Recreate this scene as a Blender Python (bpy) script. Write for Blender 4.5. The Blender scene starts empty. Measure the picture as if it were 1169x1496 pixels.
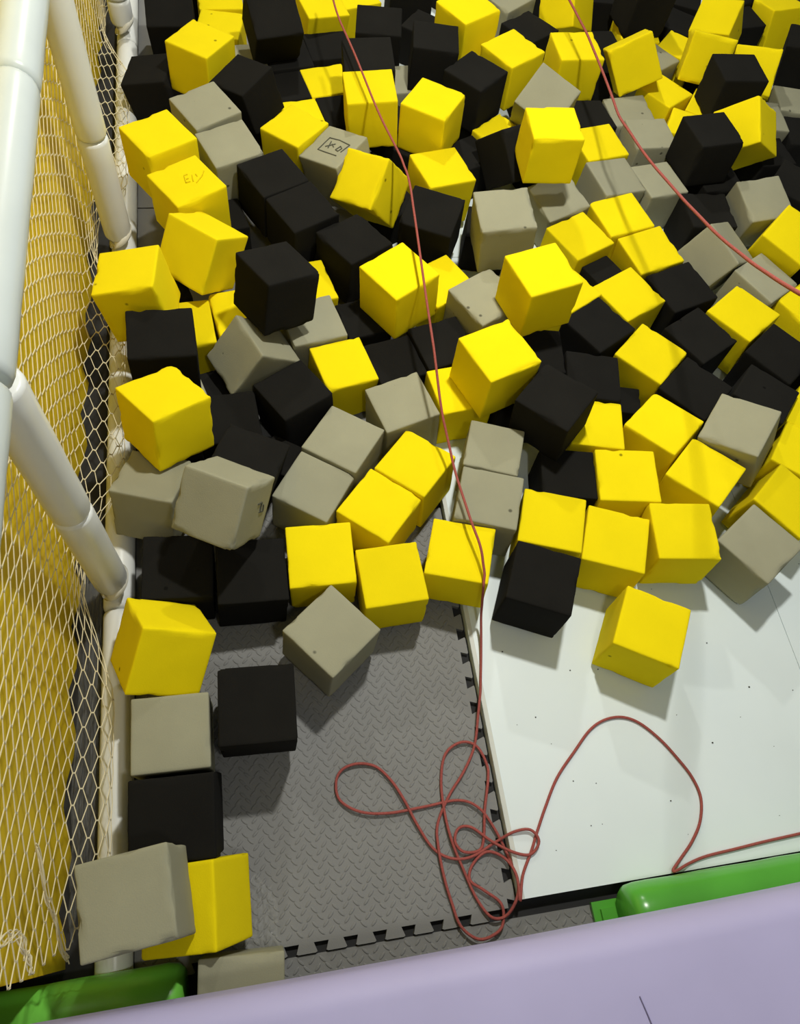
import bpy, bmesh, math, random
from mathutils import Vector, Matrix, Quaternion, noise

S = bpy.context.scene
COL = S.collection
HW = 0.0211                      # top of the white floor panels above the grey mat
# ------------------------------------------------------------------ camera
CAM_LOC, CAM_ROT, FPX = ((-0.4389, 0.0576, 1.715), [[0.982302, 0.079549, -0.169572], [-0.147319, 0.887225, -0.437183], [0.115671, 0.454427, 0.883242]], 1113.73)
cd = bpy.data.cameras.new('camera'); co = bpy.data.objects.new('camera', cd); COL.objects.link(co)
cd.sensor_fit = 'HORIZONTAL'; cd.sensor_width = 36.0; cd.lens = FPX * 36.0 / 1169.0
cd.clip_start = 0.05
co.matrix_world = Matrix.Translation(CAM_LOC) @ Matrix(CAM_ROT).to_4x4()
S.camera = co
# ------------------------------------------------------------------ world, lamps, exposure
w = bpy.data.worlds.new('world'); S.world = w; w.use_nodes = True
bg = w.node_tree.nodes['Background']; bg.inputs[0].default_value = (0.97, 1.0, 0.93, 1); bg.inputs[1].default_value = 0.155
def lamp(name, loc, power, size):
    ld = bpy.data.lights.new(name, 'AREA'); ld.shape = 'DISK'; ld.size = size; ld.energy = power
    ld.color = (1.0, 0.985, 0.93)
    lo = bpy.data.objects.new(name, ld); lo.location = loc; COL.objects.link(lo)
lamp('ceiling_or_fill_lamp', (0.16, 1.45, 2.36), 41.5, 0.13)
lamp('ceiling_or_fill_lamp', (0.16, 3.85, 2.36), 38.0, 0.16)
lamp('ceiling_or_fill_lamp', (-0.1, -0.32, 2.36), 7.0, 0.16)  # added fill for the front faces and left green rail, not a known fixture
S.view_settings.view_transform = 'Standard'; S.view_settings.look = 'None'
S.view_settings.gamma = 1.0; S.view_settings.use_curve_mapping = False
S.view_settings.exposure = 0.0
# ------------------------------------------------------------------ helpers
def tag(o, label=None, cat=None, group=None, kind=None):
    if label: o['label'] = label
    if cat: o['category'] = cat
    if group: o['group'] = group
    if kind: o['kind'] = kind
    return o
def obj(name, verts, faces, mat, parent=None, smooth=False, edges=()):
    me = bpy.data.meshes.new(name); me.from_pydata(verts, list(edges), faces); me.update()
    if mat: me.materials.append(mat)
    if smooth:
        for p in me.polygons: p.use_smooth = True
    o = bpy.data.objects.new(name, me); COL.objects.link(o)
    if parent: o.parent = parent
    return o
def empty(name, loc):
    o = bpy.data.objects.new(name, None); o.location = loc; COL.objects.link(o); return o
class MB:
    def __init__(s): s.v = []; s.f = []
    def box(s, lo, hi):
        n = len(s.v)
        for x in (lo[0], hi[0]):
            for y in (lo[1], hi[1]):
                for z in (lo[2], hi[2]): s.v.append((x, y, z))
        s.f += [tuple(n+i for i in q) for q in ((0,1,3,2),(4,6,7,5),(0,4,5,1),(2,3,7,6),(0,2,6,4),(1,5,7,3))]
    def tube(s, pts, r, n=10, caps=True):
        pts = [Vector(p) for p in pts]; base = len(s.v); m = len(pts)
        t0 = (pts[1]-pts[0]).normalized(); nx = t0.orthogonal().normalized()
        for i, p in enumerate(pts):
            t = (pts[min(i+1, m-1)]-pts[max(i-1, 0)])
            t = t.normalized() if t.length > 1e-9 else t0
            nx = (nx - t*nx.dot(t)); nx = nx.normalized() if nx.length > 1e-6 else t.orthogonal().normalized()
            b = t.cross(nx); rr = r[i] if isinstance(r, (list, tuple)) else r
            for k in range(n):
                a = 2*math.pi*k/n
                s.v.append(tuple(p + nx*math.cos(a)*rr + b*math.sin(a)*rr))
        for i in range(m-1):
            for k in range(n):
                a, c = base+i*n+k, base+i*n+(k+1) % n
                s.f.append((a, c, c+n, a+n))
        if caps:
            s.f.append(tuple(base+k for k in reversed(range(n)))); s.f.append(tuple(base+(m-1)*n+k for k in range(n)))
    def build(s, name, mat, parent=None, smooth=False): return obj(name, s.v, s.f, mat, parent, smooth)
def spline(pts, k=6):
    P = [Vector(p) for p in pts]; out = []
    for i in range(len(P)-1):
        p0, p1, p2, p3 = P[max(i-1, 0)], P[i], P[i+1], P[min(i+2, len(P)-1)]
        for j in range(k):
            t = j/k
            out.append(0.5*((2*p1)+(p2-p0)*t+(2*p0-5*p1+4*p2-p3)*t*t+(3*p1-p0-3*p2+p3)*t**3))
    out.append(P[-1]); return out
# ------------------------------------------------------------------ materials
def material(name, col, rough=0.8, spec=0.3):
    m = bpy.data.materials.new(name); m.use_nodes = True
    b = m.node_tree.nodes['Principled BSDF']
    b.inputs['Base Color'].default_value = (*col, 1); b.inputs['Roughness'].default_value = rough
    b.inputs['Specular IOR Level'].default_value = spec
    return m, m.node_tree, b
def N(nt, t, **kw):
    n = nt.nodes.new(t)
    for k, v in kw.items(): setattr(n, k, v)
    return n
def foam(name, col, var, pore, rough=0.95, spec=0.12):
    m, nt, b = material(name, col, rough, spec)
    tc = N(nt, 'ShaderNodeTexCoord'); oi = N(nt, 'ShaderNodeObjectInfo')
    off = N(nt, 'ShaderNodeVectorMath', operation='MULTIPLY_ADD')
    cmb = N(nt, 'ShaderNodeCombineXYZ')
    for i in range(3): nt.links.new(oi.outputs['Random'], cmb.inputs[i])
    nt.links.new(cmb.outputs[0], off.inputs[0]); off.inputs[1].default_value = (37, 11, 53); nt.links.new(tc.outputs['Object'], off.inputs[2])
    n1 = N(nt, 'ShaderNodeTexNoise'); n1.inputs['Scale'].default_value = 9; n1.inputs['Detail'].default_value = 6
    n2 = N(nt, 'ShaderNodeTexNoise'); n2.inputs['Scale'].default_value = 420; n2.inputs['Detail'].default_value = 3
    vo = N(nt, 'ShaderNodeTexVoronoi'); vo.inputs['Scale'].default_value = 26
    for x in (n1, n2, vo): nt.links.new(off.outputs[0], x.inputs['Vector'])
    hs = N(nt, 'ShaderNodeHueSaturation'); hs.inputs['Color'].default_value = (*col, 1)
    mr = N(nt, 'ShaderNodeMapRange'); mr.inputs[1].default_value = 0.3; mr.inputs[2].default_value = 0.7
    mr.inputs[3].default_value = 1-var; mr.inputs[4].default_value = 1+var
    nt.links.new(n1.outputs['Fac'], mr.inputs[0])
    mr2 = N(nt, 'ShaderNodeMapRange'); mr2.inputs[3].default_value = 0.93; mr2.inputs[4].default_value = 1.06
    nt.links.new(oi.outputs['Random'], mr2.inputs[0])
    mu = N(nt, 'ShaderNodeMath', operation='MULTIPLY'); nt.links.new(mr.outputs[0], mu.inputs[0]); nt.links.new(mr2.outputs[0], mu.inputs[1])
    nt.links.new(mu.outputs[0], hs.inputs['Value'])
    # pores: only some voronoi cells carry a small pit
    pit = N(nt, 'ShaderNodeMapRange'); pit.inputs[1].default_value = 0.07; pit.inputs[2].default_value = 0.15; pit.inputs[3].default_value = 1; pit.inputs[4].default_value = 0
    nt.links.new(vo.outputs['Distance'], pit.inputs[0])
    sep = N(nt, 'ShaderNodeSeparateColor'); nt.links.new(vo.outputs['Color'], sep.inputs[0])
    lt = N(nt, 'ShaderNodeMath', operation='LESS_THAN'); lt.inputs[1].default_value = pore; nt.links.new(sep.outputs[0], lt.inputs[0])
    pm = N(nt, 'ShaderNodeMath', operation='MULTIPLY'); nt.links.new(pit.outputs[0], pm.inputs[0]); nt.links.new(lt.outputs[0], pm.inputs[1])
    mx = N(nt, 'ShaderNodeMix', data_type='RGBA'); nt.links.new(pm.outputs[0], mx.inputs[0]); nt.links.new(hs.outputs[0], mx.inputs[6])
    mx.inputs[7].default_value = tuple(c*0.35 for c in col)+(1,)
    nt.links.new(mx.outputs[2], b.inputs['Base Color'])
    hgt = N(nt, 'ShaderNodeMath', operation='SUBTRACT'); nt.links.new(n2.outputs['Fac'], hgt.inputs[0])
    pm3 = N(nt, 'ShaderNodeMath', operation='MULTIPLY'); pm3.inputs[1].default_value = 3; nt.links.new(pm.outputs[0], pm3.inputs[0]); nt.links.new(pm3.outputs[0], hgt.inputs[1])
    bp = N(nt, 'ShaderNodeBump'); bp.inputs['Strength'].default_value = 0.22; bp.inputs['Distance'].default_value = 0.0015
    nt.links.new(hgt.outputs[0], bp.inputs['Height']); nt.links.new(bp.outputs[0], b.inputs['Normal'])
    return m
def plain(name, col, rough=0.5, spec=0.4, var=0.06, scale=6, bump=0.0, bscale=60):
    m, nt, b = material(name, col, rough, spec)
    tc = N(nt, 'ShaderNodeTexCoord'); n1 = N(nt, 'ShaderNodeTexNoise'); n1.inputs['Scale'].default_value = scale; n1.inputs['Detail'].default_value = 5
    nt.links.new(tc.outputs['Object'], n1.inputs['Vector'])
    hs = N(nt, 'ShaderNodeHueSaturation'); hs.inputs['Color'].default_value = (*col, 1)
    mr = N(nt, 'ShaderNodeMapRange'); mr.inputs[1].default_value = 0.3; mr.inputs[2].default_value = 0.7; mr.inputs[3].default_value = 1-var; mr.inputs[4].default_value = 1+var
    nt.links.new(n1.outputs['Fac'], mr.inputs[0]); nt.links.new(mr.outputs[0], hs.inputs['Value']); nt.links.new(hs.outputs[0], b.inputs['Base Color'])
    if bump:
        n2 = N(nt, 'ShaderNodeTexNoise'); n2.inputs['Scale'].default_value = bscale; n2.inputs['Detail'].default_value = 4
        nt.links.new(tc.outputs['Object'], n2.inputs['Vector'])
        bp = N(nt, 'ShaderNodeBump'); bp.inputs['Strength'].default_value = bump; bp.inputs['Distance'].default_value = 0.004
        nt.links.new(n2.outputs['Fac'], bp.inputs['Height']); nt.links.new(bp.outputs[0], b.inputs['Normal'])
    return m
M = {
 'y': foam('yellow_foam', (0.86, 0.69, 0.004), 0.03, 0.03),
 'k': foam('black_foam', (0.0105, 0.010, 0.0085), 0.12, 0.02),
 'g': foam('grey_foam', (0.315, 0.307, 0.21), 0.05, 0.14),
 'ink': plain('stamp_ink', (0.10, 0.10, 0.075), 0.9, 0.1),
 'ypress': plain('pressed_yellow', (0.70, 0.54, 0.004), 0.9, 0.1),
 'mat': plain('grey_eva_mat', (0.215, 0.215, 0.205), 0.62, 0.35, 0.06, 5, 0.08, 300),
 'hole': plain('dark_floor', (0.02, 0.02, 0.018), 0.8, 0.2),
 'white': plain('white_panel', (0.77, 0.855, 0.855), 0.38, 0.4, 0.03, 3),
 'trim': plain('white_strip', (0.62, 0.64, 0.58), 0.4, 0.4),
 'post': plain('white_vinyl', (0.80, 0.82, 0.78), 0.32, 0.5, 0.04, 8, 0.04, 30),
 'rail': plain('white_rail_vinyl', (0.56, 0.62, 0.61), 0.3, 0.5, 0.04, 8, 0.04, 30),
 'seam': plain('sleeve_joint', (0.80, 0.78, 0.66), 0.4, 0.4),
 'wall': plain('yellow_vinyl', (0.80, 0.58, 0.015), 0.5, 0.4, 0.05, 4, 0.1, 12),
 'net': plain('cream_net', (0.80, 0.72, 0.48), 0.85, 0.1),
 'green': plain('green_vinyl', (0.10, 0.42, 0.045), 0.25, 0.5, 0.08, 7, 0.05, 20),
 'green_lit': plain('green_vinyl_lit', (0.20, 0.66, 0.08), 0.25, 0.5, 0.08, 7, 0.05, 20),  # same green for the left rail, its light painted in as brighter colour
 'purple': plain('lavender_vinyl', (0.47, 0.44, 0.69), 0.55, 0.3, 0.04, 5, 0.15, 9),
 'crease': plain('lavender_crease', (0.17, 0.15, 0.26), 0.7, 0.2),
 'cord': plain('red_cord', (0.38, 0.095, 0.08), 0.8, 0.2, 0.15, 300, 0.5, 900),
 'crumb': plain('foam_crumb', (0.05, 0.05, 0.04), 0.9, 0.1),
 'dark': plain('shadow_base', (0.03, 0.03, 0.03), 0.8, 0.2),
}
def film_mat():
    m, nt, b = material('clear_film', (0.85, 0.86, 0.82), 0.15, 0.6)
    tr = N(nt, 'ShaderNodeBsdfTransparent'); mx = N(nt, 'ShaderNodeMixShader'); mx.inputs[0].default_value = 0.10
    nt.links.new(tr.outputs[0], mx.inputs[1]); nt.links.new(b.outputs[0], mx.inputs[2])
    nt.links.new(mx.outputs[0], nt.nodes['Material Output'].inputs['Surface'])
    return m
M['film'] = film_mat()
# ------------------------------------------------------------------ setting
mb = MB(); mb.box((-2.6, -1.2, -0.05), (3.2, 4.6, -0.0126)); tag(mb.build('floor', M['dark']), kind='structure')

def tread(mb, u0, u1, v0, v1, z):
    p = 0.021; i = 0
    v = v0+0.012
    while v < v1-0.008:
        u = u0+0.012+(p*0.5 if i % 2 else 0); j = 0
        while u < u1-0.01:
            a = math.radians(45 if (i+j) % 2 else -45); L, Wd, Hh = 0.0105, 0.0036, 0.0016
            ca, sa = math.cos(a), math.sin(a); n = len(mb.v)
            for (sx, hz) in ((1.0, 0), (0.6, 0.8)):
                for k in range(8):
                    t = 2*math.pi*k/8; x, y = math.cos(t)*L*sx, math.sin(t)*Wd*sx
                    mb.v.append((u+x*ca-y*sa, v+x*sa+y*ca, z+Hh*hz-(0.0004 if hz == 0 else 0)))
            mb.v.append((u, v, z+Hh))
            for k in range(8):
                k2 = (k+1) % 8
                mb.f.append((n+k, n+k2, n+8+k2, n+8+k)); mb.f.append((n+8+k, n+8+k2, n+16))
            u += p; j += 1
        v += p*0.62; i += 1
def teeth_outline(u0, u1, v0, v1, pitch=0.058, d=0.018):
    # interlocking dovetail edge at the front (v0) and the right (u1)
    pts = []
    u = u0
    n = int((u1-u0)/pitch)
    for i in range(n):
        a = u0+i*pitch
        pts += [(a, v0+d), (a+pitch*0.30, v0+d), (a+pitch*0.20, v0+d*0.1), (a+pitch*0.26, v0), (a+pitch*0.84, v0), (a+pitch*0.90, v0+d*0.1), (a+pitch*0.80, v0+d)]
    pts.append((u1-d, v0+d))
    m = int((v1-v0-d)/pitch)
    for i in range(m):
        b = v0+d+i*pitch
        pts += [(u1-d, b+pitch*0.30), (u1-d*0.1, b+pitch*0.20), (u1, b+pitch*0.26), (u1, b+pitch*0.84), (u1-d*0.1, b+pitch*0.90), (u1-d, b+pitch*0.80)]
    pts += [(u1-d, v1), (u0, v1)]
    return pts
def foam_mat(name, pts, z0, z1, rects, label, group):
    bm = bmesh.new()
    vs = [bm.verts.new((x, y, z1)) for x, y in pts]; f = bm.faces.new(vs)
    r = bmesh.ops.extrude_face_region(bm, geom=[f])
    for v in [g for g in r['geom'] if isinstance(g, bmesh.types.BMVert)]: v.co.z = z0
    bmesh.ops.recalc_face_normals(bm, faces=bm.faces)
    bmesh.ops.triangulate(bm, faces=[f for f in bm.faces if len(f.verts) > 4])
    me = bpy.data.meshes.new(name); bm.to_mesh(me); bm.free()
    t = MB(); t.v = [tuple(v.co) for v in me.vertices]; t.f = [tuple(p.vertices) for p in me.polygons]
    for (a, b, c, d) in rects: tread(t, a, b, c, d, z1)
    return tag(t.build(name, M['mat']), label, 'mat', group)
foam_mat('foam_mat', teeth_outline(-0.755, -0.004, -0.03, 0.985), -0.0125, 0.0, [(-0.75, -0.024, -0.008, 0.98)], 'grey treaded foam mat with toothed edges beside the white panel', 'grey foam mats')
foam_mat('foam_mat', [(-0.755, 0.99), (-0.004, 0.99), (-0.004, 2.0), (-0.755, 2.0)], -0.0125, 0.0, [], 'grey treaded foam mat under the middle of the heap by the net', 'grey foam mats')
foam_mat('foam_mat', [(-0.755, 2.005), (-0.004, 2.005), (-0.004, 3.6), (-0.755, 3.6)], -0.0125, 0.0, [], 'grey treaded foam mat under the far left of the heap', 'grey foam mats')
foam_mat('foam_mat', [(-0.5, -0.60), (0.20, -0.60), (0.20, -0.032), (-0.5, -0.032)], -0.0125, -0.006, [(-0.49, 0.19, -0.12, -0.034)], 'grey treaded foam mat mostly under the lavender pad', 'grey foam mats')
def panel(u0, u1, v0, v1, label):
    m = MB(); m.box((u0, v0, HW-0.030 if v0 > 0.1 else HW-0.030), (u1, v1, HW)); o = m.build('floor_panel', M['white'])
    tag(o, label, 'floor panel', 'white floor panels')
    return o
p = panel(0.0, 0.797, 0.0, 1.75, 'white floor panel beside the grey mat, with the looped red cord on it')
m = MB(); m.box((0.0005, 0.0, HW), (0.010, 1.75, HW+0.0012)); m.build('edge_strip', M['trim'], p)
panel(0.7985, 1.62, 0.0, 1.75, 'white floor panel at the right edge, past the thin joint')
panel(0.0, 0.797, 1.752, 3.8, 'white floor panel under the far middle of the heap')
panel(0.7985, 1.62, 1.752, 3.8, 'white floor panel under the far right of the heap')
# yellow padded wall behind the net
v_, f_ = [], []
nv, nz = 90, 24
for i in range(nv):
    for j in range(nz):
        v = 0.014+i*4.3/(nv-1); z = -0.012+j*2.0/(nz-1)
        k = math.exp(-z*2.2)
        u = -0.888+0.010*math.sin(v*34+math.sin(v*9))*k-0.02*z
        v_.append((u, v, z))
for i in range(nv-1):
    for j in range(nz-1):
        a = i*nz+j; f_.append((a, a+nz, a+nz+1, a+1))
nb = len(v_)
v_ += [(-1.06, 0.014, -0.012), (-1.06, 4.314, -0.012), (-1.06, 4.314, 1.988), (-1.06, 0.014, 1.988)]
f_ += [(nb, nb+3, nb+2, nb+1), (0, nz-1, nb+3, nb), ((nv-1)*nz, nb+1, nb+2, (nv-1)*nz+nz-1)]
tag(obj('wall_left', v_, f_, M['wall'], None, True), kind='structure')
# ------------------------------------------------------------------ white frame
def sleeve(mb, p0, p1, r, n=20, rim=0.010):
    p0, p1 = Vector(p0), Vector(p1); d = (p1-p0).normalized(); L = (p1-p0).length
    k = max(2, int(L/0.06)); pts = [p0]; rr = [r*0.80]
    for t, s in ((rim*0.35, 0.95), (rim, 1.0)): pts.append(p0+d*t); rr.append(r*s)
    for i in range(1, k): pts.append(p0+d*(L*i/k)); rr.append(r*(1+0.012*math.sin(i*2.3)))
    for t, s in ((rim, 1.0), (rim*0.35, 0.95), (0, 0.80)): pts.append(p1-d*t); rr.append(r*s)
    mb.tube(pts, rr, n)
PU = -0.79
def post(v, cuts, label, foot):
    t = tag(empty('padded_post', (PU, v, 0.0)), label, 'post', 'white padded posts along the net')
    for a, b in zip(cuts[:-1], cuts[1:]):
        m = MB(); sleeve(m, (0, 0, a+0.0015), (0, 0, b-0.0015), 0.037); m.build('sleeve', M['post'], t, True)
    if foot:
        m = MB(); m.tube([(0, 0, 0.086), (0, 0, 0.088), (0.004, 0, 0.083), (0.008, 0, 0.077)], [0.030, 0.041, 0.044, 0.034], 20); m.build('collar', M['seam'], t, True)
    return t
post(0.75, (0.088, 0.43, 0.815), 'white padded post nearest the camera, its foot by the tipped yellow cube', True)
post(1.80, (0.088, 0.40, 0.815), 'white padded post in the middle of the net, ending behind a yellow cube', True)
post(2.78, (0.088, 0.17, 0.815), 'white padded post farthest back at the top left', True)
rail = tag(empty('padded_rail', (PU, 0.7, 0.865)), 'white padded top rail running back above the net at the left', 'rail')
for a, b in ((-0.9, 0.700), (0.715, 1.30), (1.303, 2.0), (2.003, 3.0), (3.003, 4.2)):
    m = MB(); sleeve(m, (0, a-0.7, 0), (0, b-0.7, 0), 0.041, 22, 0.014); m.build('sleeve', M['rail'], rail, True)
tube = tag(empty('padded_tube', (-0.787, 0, 0.022)), 'cream padded tube lying on the floor along the foot of the net', 'tube')
for a, b in ((-0.02, 0.70), (0.703, 1.75), (1.753, 2.75), (2.753, 3.9)):
    m = MB(); sleeve(m, (0, a, 0), (0, b, 0), 0.034, 18); m.build('sleeve', M['post'], tube, True)
# ------------------------------------------------------------------ green front rail
def green(u0, u1, label, mat):
    t = tag(empty('green_rail', ((u0+u1)/2, -0.0625, 0.004)), label, 'rail', 'green padded rails at the front')
    h = (u1-u0)/2
    m = MB(); sleeve(m, (-h, 0, 0.052), (h, 0, 0.052), 0.061, 28, 0.030); m.build('sleeve', mat, t, True)
    return t
green(-1.7, -0.655, 'green padded rail at the bottom left corner under the net', M['green_lit'])
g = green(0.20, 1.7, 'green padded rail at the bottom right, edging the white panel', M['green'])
m = MB(); m.box((-0.80, -0.045, -0.006), (-0.745, 0.035, 0.004)); m.box((-0.785, -0.03, 0.004), (-0.755, 0.02, 0.012)); m.build('base_plate', M['green'], g)
# ------------------------------------------------------------------ lavender pad
def pad():
    prof = []
    vf, zt, r = -0.034, 0.35, 0.045
    for k in range(9):
        a = math.radians(90*k/8); prof.append((vf-r+r*math.sin(a), zt-r+r*math.cos(a)))
    prof.append((vf, 0.235)); 
    for k in range(1, 5):
        a = math.radians(90*k/4); prof.append((vf-0.03+0.03*math.cos(a), 0.235-0.03*math.sin(a)))
    nu = 60; v_, f_ = [], []
    back = (-1.6)
    full = [(back, 0.205), (back, zt)]+[(-0.9, zt), (-0.5, zt), (-0.3, zt), (-0.2, zt), (-0.13, zt)]+prof
    for i in range(nu):
        u = -1.15+i*3.2/(nu-1)
        for (v, z) in full:
            dz = 0.004*noise.noise((u*3.1, v*4.0, 2.0)) if z > 0.3 else 0
            dv = 0.004*noise.noise((u*2.2, 5.0, z*3)) if v > -0.1 else 0
            v_.append((u, v+dv+(-0.012+(u+0.70)*0.004-0.006*math.sin(max(0.0, min(1.0, (u+0.70)/1.2))*math.pi) if v > -0.2 else 0), z+dz))
    n = len(full)
    for i in range(nu-1):
        for j in range(n):
            f_.append((i*n+j, (i+1)*n+j, (i+1)*n+(j+1) % n, i*n+(j+1) % n))
    f_.append(tuple(range(n-1, -1, -1))); f_.append(tuple((nu-1)*n+j for j in range(n)))
    o = obj('padded_platform', v_, f_, M['purple'], None, True)
    me = o.data; bm = bmesh.new(); bm.from_mesh(me); bmesh.ops.recalc_face_normals(bm, faces=bm.faces); bm.to_mesh(me); bm.free()
    tag(o, 'lavender padded platform edge across the bottom of the picture', 'pad')
    m = MB(); m.tube(spline([(0.075, -0.150, 0.3515), (0.085, -0.20, 0.3520), (0.088, -0.26, 0.3525), (0.10, -0.40, 0.353)], 5), 0.0009, 6); m.build('crease', M['crease'], o)
pad()
# ------------------------------------------------------------------ net
HEMS = [('gathered_hem', [(-0.842, 0.2032, 0.3411), (-0.842, 0.1452, 0.2909), (-0.842, 0.1024, 0.2338), (-0.842, 0.0528, 0.1693), (-0.842, 0.0287, 0.1285)], 0.008), ('gathered_hem', [(-0.842, 0.0714, 0.4768), (-0.842, 0.0785, 0.4248), (-0.842, 0.0637, 0.3763), (-0.842, 0.0455, 0.3521), (-0.842, 0.0312, 0.3353)], 0.008), ('gathered_hem', [(-0.81, 1.4576, 0.142), (-0.81, 1.4943, 0.0575), (-0.81, 1.5067, -0.0192), (-0.81, 1.4892, -0.0565)], 0.008)]
def build_net():
    rnd = random.Random(4)
    zs = [0.845]
    while zs[-1] > 0.078: zs.append(zs[-1]-(0.0125+0.034*((0.845-zs[-1])/0.845)**1.4 if zs[-1] > 0.21 else 0.016))
    nj = len(zs)
    def P(i, q):
        q = min(max(q, 0.0), nj-1.001); a = int(q); z = zs[a]+(zs[a+1]-zs[a])*(q-a)
        v = 0.03+i*0.0295
        t = (0.845-z)/0.8
        u = -0.845+0.008*math.sin(v*2.6+1)*math.sin(t*math.pi)+0.016*math.sin(t*math.pi)*noise.noise((v*1.4, z*2, 7))-0.004*t
        # between the posts the slack net sags into the pit, over the floor tube
        bay = 0.0
        for a, b in ((-0.4, 0.70), (0.83, 1.72), (1.88, 2.70), (2.86, 4.2)):
            if a < v < b: bay = min(1.0, math.sin(math.pi*(v-a)/(b-a))*1.7)
        s_ = min(1.0, max(0.0, (0.20-z)/0.13)); s_ = s_*s_*(3-2*s_)
        u += (0.066 if v < 0.72 else 0.082)*bay*s_
        vv = v+0.022*math.sin(z*7+1.0+v*1.3)+0.006*noise.noise((v*5, z*6, 1))
        return Vector((u, vv, z+0.012*noise.noise((v*2.5, z*3, 3))))
    m = MB(); ni = 130
    def seg(a, b, r):
        n = len(m.v); d = (b-a)
        if d.length < 1e-6: return
        d.normalize(); x = d.orthogonal().normalized()*r; y = d.cross(x)
        for p in (a, b):
            m.v.extend([tuple(p+x), tuple(p+y), tuple(p-x), tuple(p-y)])
        m.f += [(n, n+1, n+5, n+4), (n+1, n+2, n+6, n+5), (n+2, n+3, n+7, n+6), (n+3, n, n+4, n+7)]
    # knotted net: neighbouring strands meet in a short knot, pairing up differently in every other row
    def S_(i, k):
        c = k-0.5 if (k+i) % 2 else k+0.5          # middle of the pair that strand k belongs to in row i
        return c+(0.17 if c < k else -0.17)
    for i in range(ni):
        for k in range(nj):
            a = P(i, S_(i, k))
            if i < ni-1: seg(a, P(i+1, S_(i+1, k)), 0.00105)
            if (k+i) % 2 == 0 and k < nj-1: seg(a, P(i, S_(i, k+1)), 0.0019)
    o = m.build('net', M['net']); tag(o, 'cream knotted safety net hanging along the left side of the pit', 'net')
    rnd = random.Random(5)
    for nm, pts, sp in HEMS:
        h = MB(); base = spline(pts, 8)
        for q in range(7):
            ph, fr = rnd.uniform(0, 6), rnd.uniform(1.2, 2.6)
            h.tube([p+Vector((0.002*math.sin(ph*2+i*0.5), sp*math.sin(ph+i*fr*0.22), sp*0.7*math.cos(ph*1.7+i*fr*0.25))) for i, p in enumerate(base)], 0.0011, 5)
        h.build(nm, M['net'], o)
build_net()
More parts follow.
